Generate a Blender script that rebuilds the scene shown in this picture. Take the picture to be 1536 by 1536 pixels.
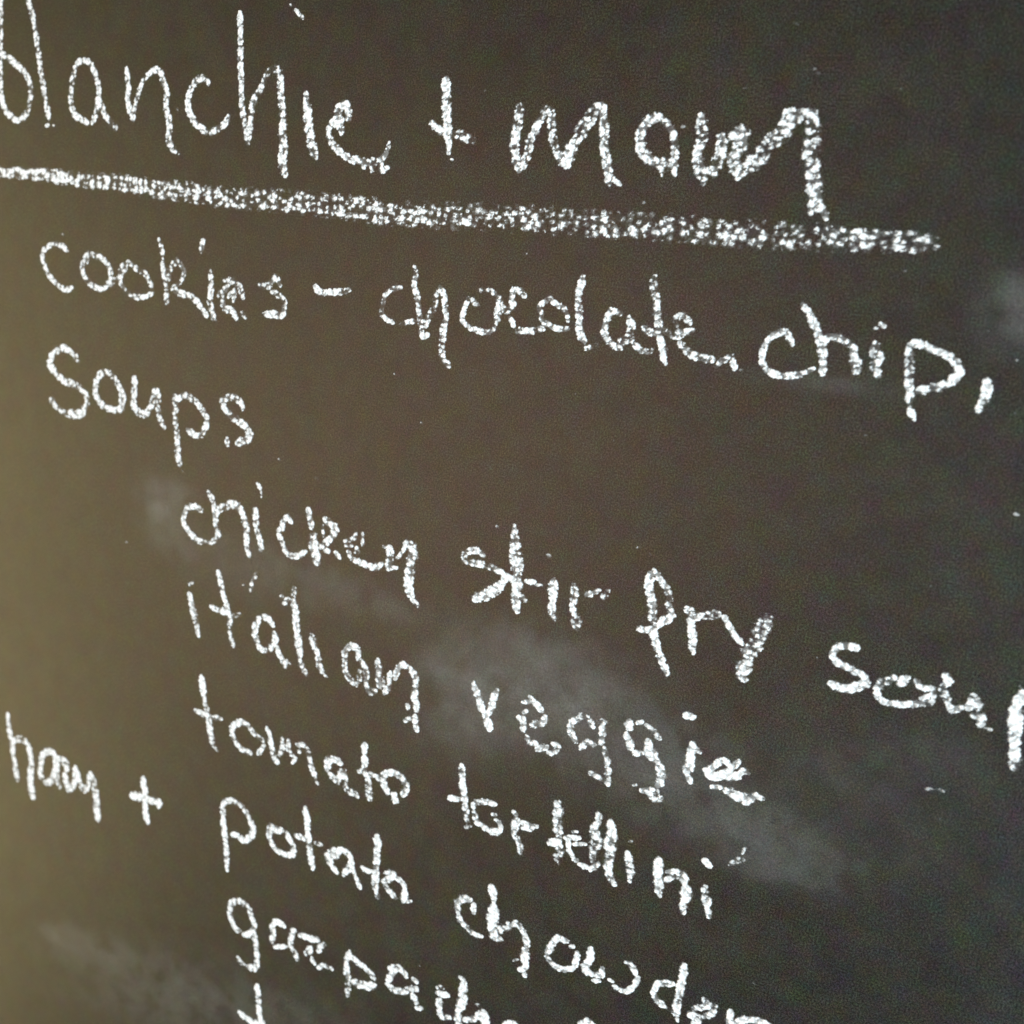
import bpy, json, math
import numpy as np
from mathutils import Matrix, Vector

for o in list(bpy.data.objects):
    bpy.data.objects.remove(o)
S = bpy.context.scene
C = S.collection

# ---------------------------------------------------------------- camera (hand-held phone, close to the board)
cam = bpy.data.cameras.new('camera')
co = bpy.data.objects.new('camera', cam)
C.objects.link(co)
Rm = Matrix(((0.88372211, -0.17794405, 0.43286389), (0.45775203, 0.13603442, -0.87861124), (0.09745925, 0.97459251, 0.20167087)))
co.matrix_world = Matrix.Translation((0.311662, -0.6326001, 0.14520303)) @ Rm.to_4x4()
cam.sensor_fit = 'HORIZONTAL'
cam.sensor_width = 36.0
cam.lens = 36.0 * 1700.0 / 1536.0
cam.clip_start = 0.01
cam.clip_end = 50
cam.dof.use_dof = True
cam.dof.focus_distance = 0.70
cam.dof.aperture_fstop = 5.6
S.camera = co

# ---------------------------------------------------------------- light: a warm room lamp on the left, a cool window on the right
W = bpy.data.worlds.new('World')
S.world = W
W.use_nodes = True
W.node_tree.nodes['Background'].inputs['Color'].default_value = (0.92, 0.95, 1.0, 1)
W.node_tree.nodes['Background'].inputs['Strength'].default_value = 0.03

def area(name, loc, target, size, power, col):
    l = bpy.data.lights.new(name, 'AREA')
    l.shape = 'ELLIPSE'
    l.size, l.size_y = size if isinstance(size, tuple) else (size, size)
    l.energy = power
    l.color = col
    o = bpy.data.objects.new(name, l)
    C.objects.link(o)
    o.location = loc
    o.rotation_euler = (Vector(target) - Vector(loc)).to_track_quat('-Z', 'Y').to_euler()
    return o

area('room_lamp', (-2.65, -1.10, -0.75), (-0.3, 0, -0.1), (1.5, 3.6), 66, (1.0, 0.80, 0.36))
area('brown_fill', (-0.95, -1.9, -0.25), (-0.1, 0, 0), 1.5, 25, (1.0, 0.60, 0.38))  # added fill, no lamp there: its gloss browns the middle of the board
area('window_light', (2.7, -1.45, -0.45), (0.0, 0, 0), 1.3, 228, (0.63, 0.86, 1.0))

S.view_settings.view_transform = 'Standard'
S.view_settings.look = 'None'
S.view_settings.gamma = 1
S.view_settings.exposure = 0.0
S.render.engine = 'CYCLES'
S.cycles.transparent_max_bounces = 16
S.render.filter_size = 2.15

# ---------------------------------------------------------------- materials
def new_mat(name):
    m = bpy.data.materials.new(name)
    m.use_nodes = True
    nt = m.node_tree
    nt.nodes.clear()
    return m, nt, nt.nodes, nt.links

def node(ns, t, **kw):
    n = ns.new(t)
    for k, v in kw.items():
        setattr(n, k, v)
    return n

def noise(ns, ln, vec, scale, detail=2.0, rough=0.5):
    n = ns.new('ShaderNodeTexNoise')
    n.inputs['Scale'].default_value = scale
    n.inputs['Detail'].default_value = detail
    n.inputs['Roughness'].default_value = rough
    ln.new(vec, n.inputs['Vector'])
    return n

def ramp(ns, ln, fac, stops):
    r = ns.new('ShaderNodeValToRGB')
    el = r.color_ramp.elements
    while len(el) < len(stops):
        el.new(0.5)
    for e, (p, c) in zip(el, stops):
        e.position = p
        e.color = (*c, 1)
    ln.new(fac, r.inputs['Fac'])
    return r

def mix(ns, ln, fac, a, b, mode='MIX'):
    m = ns.new('ShaderNodeMix')
    m.data_type = 'RGBA'
    m.blend_type = mode
    for s, v in (('Factor', fac),):
        if isinstance(v, (int, float)):
            m.inputs[0].default_value = v
        else:
            ln.new(v, m.inputs[0])
    for idx, v in ((6, a), (7, b)):
        if isinstance(v, tuple):
            m.inputs[idx].default_value = (*v, 1)
        else:
            ln.new(v, m.inputs[idx])
    return m.outputs[2]

def board_material():
    m, nt, ns, ln = new_mat('chalkboard_paint')
    tc = node(ns, 'ShaderNodeTexCoord')
    v = tc.outputs['Object']
    big = noise(ns, ln, v, 5.0, 3)
    mid = noise(ns, ln, v, 32.0, 3, 0.6)
    fine = noise(ns, ln, v, 950.0, 2, 0.8)
    tint = noise(ns, ln, v, 60.0, 2, 0.5)
    tint.noise_dimensions = '4D'
    tint.inputs['W'].default_value = 3.3
    base = ramp(ns, ln, big.outputs['Fac'], [(0.3, (0.0135, 0.0143, 0.0122)), (0.7, (0.0180, 0.0183, 0.0150))])
    t = ramp(ns, ln, tint.outputs['Color'], [(0.3, (1, 1, 1)), (0.7, (1, 1, 1))])
    hue = mix(ns, ln, 0.20, (1, 1, 1), tint.outputs['Color'], 'OVERLAY')
    c1 = mix(ns, ln, 1.0, base.outputs['Color'], ramp(ns, ln, mid.outputs['Fac'], [(0.3, (0.88, 0.90, 0.92)), (0.7, (1.12, 1.08, 1.04))]).outputs['Color'], 'MULTIPLY')
    # colour speckle of the pigment
    sc = node(ns, 'ShaderNodeTexNoise')
    sc.inputs['Scale'].default_value = 60.0
    sc.inputs['Detail'].default_value = 4.0
    sc.inputs['Roughness'].default_value = 0.8
    ln.new(v, sc.inputs['Vector'])
    c2 = mix(ns, ln, 1.0, c1, sc.outputs['Color'], 'OVERLAY')
    c3 = mix(ns, ln, 1.0, c2, ramp(ns, ln, fine.outputs['Fac'], [(0.34, (0.0, 0.0, 0.0)), (0.5, (1.0, 1.0, 1.0)), (0.66, (3.0, 2.95, 2.9))]).outputs['Color'], 'MULTIPLY')
    b = node(ns, 'ShaderNodeBsdfPrincipled')
    ln.new(c3, b.inputs['Base Color'])
    b.inputs['Roughness'].default_value = 0.56
    b.inputs['Specular IOR Level'].default_value = 0.38
    rr = ramp(ns, ln, mid.outputs['Fac'], [(0.3, (0.43,) * 3), (0.7, (0.50,) * 3)])
    ln.new(rr.outputs['Color'], b.inputs['Roughness'])
    tooth = noise(ns, ln, v, 240.0, 4, 0.7)
    bp = node(ns, 'ShaderNodeBump')
    bp.inputs['Strength'].default_value = 0.07
    bp.inputs['Distance'].default_value = 0.0006
    ln.new(tooth.outputs['Fac'], bp.inputs['Height'])
    ln.new(bp.outputs['Normal'], b.inputs['Normal'])
    out = node(ns, 'ShaderNodeOutputMaterial')
    ln.new(b.outputs[0], out.inputs[0])
    return m

def chalk_material():
    m, nt, ns, ln = new_mat('white_chalk')
    tc = node(ns, 'ShaderNodeTexCoord')
    v = tc.outputs['Object']
    at = node(ns, 'ShaderNodeAttribute', attribute_name='chalk')
    n = noise(ns, ln, v, 900.0, 2, 0.6)
    d = node(ns, 'ShaderNodeBsdfDiffuse')
    col = ramp(ns, ln, n.outputs['Fac'], [(0.3, (0.80, 0.80, 0.79)), (0.6, (0.93, 0.93, 0.925))])
    ln.new(col.outputs['Color'], d.inputs['Color'])
    d.inputs['Roughness'].default_value = 0.6
    bp = node(ns, 'ShaderNodeBump')
    bp.inputs['Strength'].default_value = 0.4
    bp.inputs['Distance'].default_value = 0.0003
    ln.new(n.outputs['Fac'], bp.inputs['Height'])
    ln.new(bp.outputs['Normal'], d.inputs['Normal'])
    tr = node(ns, 'ShaderNodeBsdfTransparent')
    mx = node(ns, 'ShaderNodeMixShader')
    ln.new(at.outputs['Fac'], mx.inputs[0])
    ln.new(tr.outputs[0], mx.inputs[1])
    ln.new(d.outputs[0], mx.inputs[2])
    out = node(ns, 'ShaderNodeOutputMaterial')
    ln.new(mx.outputs[0], out.inputs[0])
    return m

def dust_material():
    m, nt, ns, ln = new_mat('chalk_dust')
    tc = node(ns, 'ShaderNodeTexCoord')
    v = tc.outputs['Object']
    at = node(ns, 'ShaderNodeAttribute', attribute_name='chalk')
    mp = node(ns, 'ShaderNodeMapping')
    mp.inputs['Rotation'].default_value = (0, math.radians(28), 0)
    mp.inputs['Scale'].default_value = (1, 1, 2.6)
    ln.new(v, mp.inputs['Vector'])
    n1 = noise(ns, ln, mp.outputs['Vector'], 26.0, 5, 0.62)
    n2 = noise(ns, ln, v, 500.0, 2, 0.7)
    r1 = ramp(ns, ln, n1.outputs['Fac'], [(0.25, (0.55,) * 3), (0.75, (1.0,) * 3)])
    r2 = ramp(ns, ln, n2.outputs['Fac'], [(0.25, (0.55,) * 3), (0.75, (1.4,) * 3)])
    m1 = node(ns, 'ShaderNodeMath', operation='MULTIPLY')
    ln.new(at.outputs['Fac'], m1.inputs[0]); ln.new(r1.outputs['Color'], m1.inputs[1])
    m2 = node(ns, 'ShaderNodeMath', operation='MULTIPLY')
    ln.new(m1.outputs[0], m2.inputs[0]); ln.new(r2.outputs['Color'], m2.inputs[1])
    m3 = node(ns, 'ShaderNodeMath', operation='MULTIPLY')
    ln.new(m2.outputs[0], m3.inputs[0]); m3.inputs[1].default_value = 0.105
    d = node(ns, 'ShaderNodeBsdfDiffuse')
    d.inputs['Color'].default_value = (0.76, 0.80, 0.80, 1)
    tr = node(ns, 'ShaderNodeBsdfTransparent')
    mx = node(ns, 'ShaderNodeMixShader')
    ln.new(m3.outputs[0], mx.inputs[0])
    ln.new(tr.outputs[0], mx.inputs[1])
    ln.new(d.outputs[0], mx.inputs[2])
    out = node(ns, 'ShaderNodeOutputMaterial')
    ln.new(mx.outputs[0], out.inputs[0])
    return m

M_BOARD, M_CHALK, M_DUST = board_material(), chalk_material(), dust_material()

# ---------------------------------------------------------------- traced handwriting, in tenths of a millimetre on the board
WRITING = json.loads(r"""[["blanchie","chalk_word",[["b",[[47,48,90,-4738,3269,-4743,3131,-4742,3031,-4744,2911,-4749,2771,-4748,2649,-4742,2527,-4734,2446,-4702,2354,-4647,2299,-4546,2261,-4455,2309,-4418,2391,-4409,2482,-4436,2562,-4505,2631,-4597,2681,-4690,2730,-4752,2745]]],
["l",[[48,49,90,-4469,3224,-4445,3126,-4399,3017,-4367,2899,-4340,2801,-4319,2702,-4299,2603,-4270,2504,-4246,2414,-4222,2335,-4207,2285],[37,37,90,-4235,2229,-4213,2232],[32,32,80,-4171,2234,-4157,2236]]],
["a",[[47,47,90,-3862,2699,-3925,2675,-3959,2597,-3978,2518,-3983,2439,-3974,2380,-3952,2341,-3929,2307,-3864,2284,-3806,2261],[47,47,90,-3862,2699,-3805,2685,-3754,2633,-3717,2561,-3698,2503,-3699,2445,-3711,2386,-3723,2327,-3756,2267],[44,44,80,-3684,2425,-3654,2377,-3632,2320,-3581,2282,-3538,2230,-3513,2243]]],
["n",[[48,48,95,-3427,2645,-3414,2583,-3404,2507,-3405,2431,-3385,2364,-3348,2298],[41,40,80,-3348,2298,-3326,2413,-3302,2490,-3265,2557,-3214,2609,-3150,2652],[51,51,95,-3163,2647,-3103,2624,-3066,2550,-3030,2466,-3040,2400,-3009,2316,-2993,2241,-3003,2175,-2967,2110],[45,44,55,-2967,2110,-2906,2083]]],
["c",[[47,48,95,-2657,2556,-2709,2587,-2771,2563,-2812,2507,-2835,2442,-2825,2377,-2783,2313,-2730,2268,-2639,2229],[45,45,85,-2639,2226,-2565,2254,-2493,2293,-2465,2340]]],
["h",[[47,48,95,-2403,3008,-2397,2916,-2387,2801,-2381,2703,-2372,2622,-2360,2524,-2354,2433,-2330,2343,-2306,2253,-2283,2172],[55,54,80,-2284,2181,-2267,2291,-2266,2381,-2242,2472],[46,45,65,-2242,2472,-2182,2544,-2152,2624,-2060,2661],[53,53,85,-2060,2656,-2035,2599,-2026,2511,-2008,2423,-1991,2334],[69,70,80,-1991,2334,-1990,2245,-1978,2156,-1977,2066,-1952,1986]]],
["i",[[44,44,90,-1817,2510,-1808,2445],[68,68,85,-1808,2445,-1791,2366,-1773,2279,-1743,2182,-1703,2113]]],
["e",[[59,58,85,-1605,2297,-1554,2355,-1532,2425,-1477,2426,-1460,2357],[59,59,95,-1534,2381,-1513,2269],[49,48,92,-1615,2288,-1607,2249,-1568,2189,-1485,2130,-1395,2099,-1274,2087,-1189,2108,-1145,2153],[32,32,70,-1145,2153,-1132,2213],[43,43,85,-1328,2093,-1314,2055],[42,43,90,-1253,2105,-1248,2040],[38,38,90,-1184,2108,-1178,2044,-1126,2063]]]]],
["plus sign","chalk_word",[["plus",[[60,60,95,-751,2603,-737,2529,-729,2447,-717,2373,-698,2291,-687,2234],[36,37,80,-687,2234,-686,2167],[22,22,70,-662,2131,-652,2130],[46,45,97,-830,2346,-759,2298,-687,2283],[56,56,62,-687,2283,-617,2277,-546,2263,-515,2248]]]]],
["mom","chalk_word",[["m",[[60,61,86,-220,2454,-213,2395,-224,2322,-230,2250,-218,2178,-180,2090],[58,56,72,-180,2098,-137,2173,-131,2245,-102,2318,-80,2375,-33,2447],[53,52,80,-15,2447,-2,2416,9,2353,23,2275,58,2212,102,2151,145,2129],[76,74,68,138,2152,148,2224,192,2304,221,2359,267,2423,305,2470],[57,58,86,313,2478,333,2417,348,2332,364,2240,388,2155,419,2047],[28,28,90,423,2075,487,2039]]],
["o",[[61,61,80,687,2417,615,2394,579,2342,582,2282,603,2226,661,2181,720,2167,805,2166],[46,46,85,687,2417,730,2380,779,2322,793,2255,807,2188],[32,32,75,730,2167,738,2107],[36,36,85,795,2170,812,2111]]],
["m",[[64,65,82,922,2427,936,2361,945,2294,927,2226,955,2152,987,2085],[70,69,68,984,2111,1044,2164,1061,2240,1054,2323],[77,77,85,1119,2334,1171,2343,1164,2269,1147,2202,1184,2129],[86,82,62,1199,2146,1246,2190,1293,2225,1319,2291,1381,2334,1422,2408,1483,2450],[58,57,80,1397,2456,1482,2458,1547,2467],[80,81,72,1535,2435,1552,2380,1562,2284,1570,2204,1597,2140,1602,2075,1622,2028,1638,1980],[36,36,85,1601,2002,1609,1945],[43,43,85,1653,1989,1675,1957,1696,1930]]]]],
["underline","chalk_underline",[["u",[[74,99,88,-4789,1864,-4298,1867,-3984,1858],[105,132,62,-3984,1858,-3277,1836,-2618,1807],[126,142,54,-2618,1807,-1953,1804,-1494,1800,-1010,1775],[142,139,45,-1010,1775,-301,1804,261,1809],[139,132,44,261,1809,679,1814,1146,1816,1586,1825],[132,100,47,1586,1825,1748,1826,1987,1833,2227,1833],[87,86,40,2192,1841,2266,1833]]]]],
["cookies","chalk_word",[["c",[[42,42,90,-3991,1321,-4059,1358,-4149,1354,-4254,1294,-4245,1215,-4197,1135,-4120,1078,-4051,1042,-3991,1028,-3932,1047]]],
["o",[[44,44,85,-3777,1315,-3823,1239,-3817,1167,-3756,1105,-3639,1059,-3561,1107,-3528,1182,-3552,1241,-3618,1292,-3704,1305,-3777,1315],[37,37,80,-3777,1315,-3775,1253]]],
["o",[[41,40,75,-3525,1100,-3498,1143,-3429,1175,-3375,1245],[40,40,82,-3356,1287,-3431,1231,-3427,1129,-3340,1055,-3241,1039,-3132,1070,-3122,1136,-3180,1211,-3271,1244,-3356,1287],[33,33,80,-3139,1064,-3092,1084]]],
["k",[[39,39,75,-3062,1469,-3040,1422,-3017,1364],[51,51,85,-3015,1325,-2997,1217,-2972,1130,-2967,1030],[46,46,70,-2971,1110,-2957,1231,-2926,1292,-2876,1346],[39,39,75,-2869,1332,-2812,1263,-2842,1191,-2918,1130],[48,47,85,-2918,1130,-2824,1104,-2744,1091,-2663,1050,-2581,974]]],
["i",[[49,49,105,-2646,1495,-2656,1420],[49,49,85,-2565,1279,-2553,1187,-2559,1070,-2530,1014,-2520,956],[29,29,60,-2507,942,-2483,935]]],
["e",[[44,44,80,-2453,1225,-2371,1237,-2294,1201,-2258,1128],[49,48,80,-2479,1126,-2431,1174,-2383,1222],[38,37,75,-2390,1125,-2336,1168,-2344,1100],[49,49,88,-2447,1119,-2423,1044,-2346,1027,-2312,982],[37,37,60,-2264,1029,-2228,994]]],
["s",[[44,45,80,-1941,1243,-1981,1295,-2027,1254,-2037,1229,-2116,1227],[45,44,72,-2011,1198,-1949,1176,-1886,1135],[47,47,92,-1890,1106,-1910,1047,-1976,1045,-2061,1037]]]]],
["dash","chalk_word",[["dash",[[45,45,110,-1642,1265,-1611,1235,-1542,1233,-1462,1244],[45,44,75,-1462,1244,-1417,1249,-1362,1266]]]]],
["chocolate","chalk_word",[["c",[[33,33,85,-955,1316,-1018,1306,-1074,1265,-1089,1192,-1095,1137,-1054,1105,-998,1086],[31,31,70,-944,1081,-882,1105,-829,1115]]],
["h",[[42,42,82,-867,1456,-856,1400,-860,1329,-834,1279,-812,1210,-800,1140,-784,1089,-768,1028,-727,1037],[44,43,62,-753,1092,-737,1147,-702,1212,-689,1292,-674,1346],[42,42,85,-669,1351,-639,1306,-619,1238,-598,1161],[47,48,75,-598,1161,-617,1089,-613,1045,-618,991,-613,948,-598,896,-553,861]]],
["o",[[37,37,80,-381,1266,-443,1290,-473,1235,-481,1165,-436,1126,-363,1103,-284,1107,-244,1150],[48,47,80,-246,1172,-239,1198,-232,1267,-238,1326],[31,31,70,-254,1333,-301,1359,-390,1355]]],
["c",[[43,44,78,-57,1352,-98,1373,-136,1374,-150,1318,-136,1285,-170,1239],[42,42,70,-231,1259,-172,1256],[40,40,85,-147,1208,-124,1176,-113,1160],[43,43,80,-90,1133,-43,1142,15,1135],[39,39,50,22,1157,88,1164]]],
["o",[[35,35,85,123,1352,96,1341,45,1295,68,1255,72,1222,113,1197,191,1175,255,1182],[35,35,85,130,1332,164,1319,214,1295,249,1232]]],
["l",[[46,47,82,313,1497,306,1443,296,1393,299,1344,315,1288,323,1223,341,1150,372,1120],[38,38,62,386,1080,417,1092,456,1101]]],
["a",[[44,44,82,514,1324,500,1258,490,1191,529,1138,604,1105],[37,37,85,515,1320,587,1307],[47,47,75,634,1288,660,1234,635,1174,599,1146,676,1167],[37,37,60,679,1147,736,1112,801,1112]]],
["t",[[47,48,82,763,1536,771,1470,786,1423,804,1353,822,1283,845,1205,866,1144,878,1081],[25,25,50,878,1081,905,1039],[42,41,85,736,1242,792,1216,866,1236,904,1212],[38,37,78,930,1207,975,1220]]],
["e",[[41,40,72,937,1279,925,1310,968,1334,1011,1295],[41,40,82,942,1240,992,1246,1037,1258],[42,42,85,968,1179,1034,1123,1111,1108,1178,1104],[38,38,85,1199,1071,1235,1111,1280,1136,1310,1073]]]]],
["chip","chalk_word",[["c",[[37,37,92,1612,1246,1588,1281,1561,1305,1509,1288,1472,1245,1456,1189,1461,1128,1486,1092,1557,1066,1634,1072,1693,1095],[30,30,80,1693,1095,1750,1125]]],
["h",[[33,33,95,1634,1464,1682,1420],[45,45,90,1682,1420,1712,1370,1743,1321,1768,1256,1789,1190,1801,1108],[42,41,88,1781,1265,1805,1305,1858,1304,1929,1278],[50,50,88,1938,1268,1954,1210],[59,59,85,1954,1210,1966,1181,1973,1137]]],
["i",[[51,51,88,2057,1296,2049,1258,2084,1218,2069,1179,2098,1131],[36,36,95,2063,1400,2082,1391],[19,19,50,2030,1378,2051,1380]]],
["p",[[44,45,95,2227,1286,2242,1215,2251,1142,2266,1071,2278,1006],[36,36,85,2278,1006,2290,963,2310,929],[44,43,98,2223,1306,2275,1320,2348,1300,2421,1277,2482,1236],[51,51,95,2482,1236,2489,1189,2453,1132],[45,46,88,2453,1132,2388,1107,2307,1076]]],
["comma",[[50,51,100,2628,1170,2641,1128,2639,1088,2628,1050],[46,46,85,2628,1050,2618,1009]]]]],
["Soups","chalk_word",[["S",[[51,52,93,-3852,492,-3921,556,-4023,574,-4125,520],[64,64,95,-4125,520,-4158,443,-4105,376],[55,54,90,-4105,376,-4000,327,-3863,302,-3761,249,-3742,179],[63,64,93,-3742,179,-3823,88,-3977,72],[50,50,82,-3977,72,-4081,113,-4143,161]]],
["o",[[53,53,93,-3536,456,-3632,405,-3662,310,-3635,230,-3542,176,-3395,175],[64,64,93,-3395,175,-3374,253,-3385,323],[50,50,90,-3385,323,-3452,398,-3536,456]]],
["u",[[57,57,88,-3261,440,-3258,363,-3262,268,-3235,201,-3139,179,-3094,232],[62,62,80,-3079,246,-3038,369,-3011,291],[48,49,80,-3018,266,-2998,187,-2948,106]]],
["p",[[53,54,85,-2853,359,-2840,268,-2843,174,-2824,83,-2804,-8],[59,59,72,-2804,-8,-2800,-90,-2781,-146],[48,48,85,-2858,312,-2777,369,-2686,358,-2593,302,-2537,218,-2569,133,-2627,95,-2719,128]]],
["s",[[53,53,85,-2210,355,-2249,406,-2336,422,-2399,374,-2344,303,-2225,252,-2136,197],[58,59,85,-2128,187,-2161,137,-2244,102],[46,46,95,-2342,115,-2337,74]]]]],
["chicken","chalk_word",[["c",[[46,46,93,-2551,-451,-2628,-435,-2693,-464,-2718,-529,-2709,-589,-2650,-647,-2571,-688,-2505,-684],[41,40,70,-2472,-686,-2430,-665,-2369,-602]]],
["h",[[46,46,100,-2494,-305,-2453,-353,-2433,-417],[53,54,93,-2433,-417,-2413,-482,-2404,-548,-2385,-605],[59,58,85,-2411,-439,-2359,-400,-2276,-359,-2213,-361,-2158,-409],[58,58,85,-2157,-418,-2132,-480,-2122,-554,-2117,-629],[43,43,80,-2117,-629,-2081,-707]]],
["i",[[55,56,85,-2052,-356,-2043,-413,-2038,-479],[46,46,90,-2037,-496,-2003,-548,-1983,-611,-1981,-645],[40,40,95,-2039,-164,-2016,-193],[15,15,40,-2010,-208,-2002,-256]]],
["c",[[43,43,93,-1724,-391,-1761,-357,-1799,-401,-1801,-443,-1829,-477,-1804,-535,-1764,-601,-1711,-633,-1643,-615,-1586,-578]]],
["k",[[50,50,90,-1584,-266,-1565,-331,-1545,-393],[75,75,88,-1522,-445,-1522,-511,-1502,-572,-1478,-633],[58,58,75,-1435,-315,-1394,-340,-1355,-349,-1343,-379,-1378,-426],[26,26,90,-1451,-359,-1444,-439],[49,50,85,-1368,-424,-1412,-473,-1457,-523],[44,44,88,-1448,-521,-1388,-533],[40,40,90,-1331,-530,-1294,-563]]],
["e",[[35,34,72,-1257,-435,-1189,-405,-1169,-362],[31,31,80,-1118,-352,-1111,-438],[35,35,70,-1250,-465,-1194,-453],[55,55,90,-1155,-471,-1152,-502],[43,43,90,-1223,-500,-1207,-529,-1157,-552,-1072,-566,-1005,-577],[48,48,70,-1005,-577,-945,-532]]],
["n",[[30,30,80,-942,-413,-923,-413],[59,59,98,-891,-411,-884,-488,-892,-557],[30,30,80,-870,-549,-821,-535],[30,30,70,-827,-469,-791,-422,-761,-354],[75,74,65,-761,-354,-714,-376,-691,-433],[70,70,97,-729,-457,-719,-517,-721,-589,-729,-646],[67,67,85,-729,-646,-683,-707],[45,45,75,-681,-730,-633,-760]]]]],
["stir","chalk_word",[["s",[[44,45,93,-170,-318,-214,-300,-272,-308,-327,-357],[43,42,82,-327,-357,-273,-384,-180,-381,-112,-389,-20,-404],[51,52,85,-1,-419,-12,-474],[69,70,98,-12,-474,-110,-564,-206,-615]]],
["t",[[38,77,97,27,-85,36,-165,48,-200],[84,85,88,48,-200,54,-251,70,-322,81,-387],[83,84,92,81,-387,86,-468,89,-498],[59,59,90,85,-498,88,-558,112,-629],[39,39,70,108,-524,160,-550],[47,46,85,-9,-421,82,-432],[38,38,90,146,-425,210,-419],[20,20,70,212,-434,267,-429]]],
["i",[[63,64,88,337,-385,340,-443,348,-508],[64,64,72,343,-532,344,-576,368,-616],[27,27,60,271,-226,304,-234]]],
["r",[[52,52,82,478,-384,492,-440,484,-500],[49,49,90,481,-508,507,-562],[72,72,65,508,-569,532,-637],[49,49,95,571,-422,601,-412],[29,29,90,600,-409,654,-376],[44,44,55,677,-414,710,-371]]]]],
["fry","chalk_word",[["f",[[54,54,85,972,-203,965,-283,991,-347,1007,-431,1020,-498],[53,53,93,1026,-541,1046,-598,1078,-670],[54,54,93,1079,-678,1113,-732],[47,47,80,1113,-732,1148,-794],[43,43,85,983,-183,1033,-225,1080,-275,1110,-338],[47,47,93,1098,-349,1119,-406,1139,-423],[52,52,93,1139,-427,1100,-462,1053,-508],[42,42,100,1054,-517,995,-548,933,-561]]],
["r",[[56,56,98,1219,-366,1258,-400,1247,-446],[50,50,90,1257,-452,1278,-543,1292,-618],[48,47,90,1268,-411,1317,-391],[51,50,70,1318,-395,1366,-371,1415,-360],[38,38,93,1450,-365,1481,-409,1522,-459,1578,-501]]],
["y",[[85,85,85,1701,-324,1671,-399,1673,-466],[90,91,90,1673,-466,1625,-537,1617,-598],[91,92,80,1623,-580,1609,-660],[50,50,97,1590,-614,1587,-683,1625,-712]]]]],
["soup","chalk_word",[["s",[[49,50,90,2218,-372,2168,-372,2117,-392,2086,-441],[44,43,85,2086,-445,2139,-486,2219,-503,2275,-517],[57,58,95,2288,-530,2286,-564,2234,-602,2176,-621,2112,-609]]],
["o",[[49,49,70,2436,-492,2382,-531,2356,-578],[38,37,90,2356,-578,2375,-623,2430,-641,2531,-622,2615,-595,2655,-573],[53,53,93,2500,-476,2470,-516],[39,39,93,2552,-479,2586,-510,2636,-505,2649,-542,2596,-572]]],
["u",[[49,49,95,2689,-412,2711,-438,2696,-474],[62,62,85,2693,-499,2722,-547],[44,44,93,2733,-568,2758,-593,2804,-569],[66,65,95,2831,-558,2867,-524,2878,-545],[51,51,80,2865,-596,2908,-600,2908,-640],[19,19,70,2931,-653,2966,-651],[22,22,70,2833,-486,2861,-486]]],
["p",[[64,64,100,3082,-413,3061,-488],[64,65,95,3061,-488,3069,-556,3082,-631,3086,-708],[60,60,80,3086,-708,3105,-782,3116,-826],[64,63,90,3078,-429,3129,-415,3177,-457,3177,-534]]]]],
["italian","chalk_word",[["i",[[52,52,98,-2634,-1116,-2598,-1214],[60,60,85,-2598,-1214,-2571,-1298,-2552,-1347],[46,46,93,-2552,-1347,-2531,-1422],[36,36,40,-2635,-1041,-2608,-1021]]],
["t",[[46,46,90,-2368,-883,-2337,-964,-2310,-1045,-2273,-1124,-2242,-1187],[50,50,85,-2242,-1187,-2232,-1264,-2222,-1341],[43,43,70,-2222,-1341,-2190,-1421],[41,41,80,-2423,-1171,-2346,-1176],[58,58,97,-2346,-1176,-2259,-1182],[35,34,60,-2215,-1194,-2141,-1164]]],
["mark",[[42,41,75,-2059,-960,-2048,-894],[38,37,40,-2033,-873,-2005,-825],[25,25,40,-2130,-932,-2119,-932]]],
["a",[[50,51,95,-1836,-1181,-1880,-1139,-1922,-1132],[55,55,92,-1963,-1150,-1990,-1208,-1996,-1279,-1971,-1334],[46,45,90,-1971,-1334,-1936,-1386,-1884,-1382],[56,57,85,-1821,-1238,-1808,-1286,-1844,-1364],[43,43,90,-1784,-1332,-1770,-1381],[49,49,80,-1770,-1381,-1737,-1407,-1708,-1460],[47,47,50,-1726,-1413,-1663,-1440]]],
["l",[[47,48,55,-1664,-862,-1665,-930],[37,37,85,-1775,-945,-1765,-945],[46,46,93,-1746,-994,-1708,-952],[59,59,97,-1668,-956,-1642,-1026,-1631,-1108,-1616,-1181],[61,61,82,-1610,-1188,-1594,-1269,-1578,-1351],[48,48,85,-1581,-1377,-1552,-1421,-1513,-1472]]],
["i",[[55,55,95,-1486,-1175,-1461,-1237,-1421,-1304],[53,53,85,-1421,-1304,-1406,-1376,-1372,-1419],[33,33,40,-1372,-1419,-1331,-1442]]],
["a",[[48,48,88,-1083,-1247,-1079,-1187,-1138,-1168,-1191,-1223,-1185,-1297],[45,44,93,-1189,-1298,-1179,-1362,-1137,-1410,-1076,-1441],[53,53,85,-1054,-1256,-1011,-1312,-996,-1374],[48,47,80,-996,-1374,-991,-1432,-959,-1465,-914,-1445],[42,43,65,-1057,-1332,-1054,-1415],[32,32,50,-1208,-1370,-1190,-1348]]],
["n",[[54,54,90,-915,-1222,-900,-1284,-899,-1350,-885,-1404],[42,42,60,-868,-1325,-853,-1388],[47,47,92,-844,-1443,-811,-1385,-808,-1318,-806,-1285],[47,46,93,-767,-1312,-746,-1237,-713,-1200,-657,-1210],[54,55,82,-648,-1212,-606,-1267,-599,-1338,-605,-1422],[51,51,85,-583,-1416,-575,-1496],[43,43,75,-651,-1475,-639,-1504],[38,38,70,-662,-1594,-589,-1541],[48,48,75,-581,-1538,-577,-1570,-558,-1635]]]]],
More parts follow.
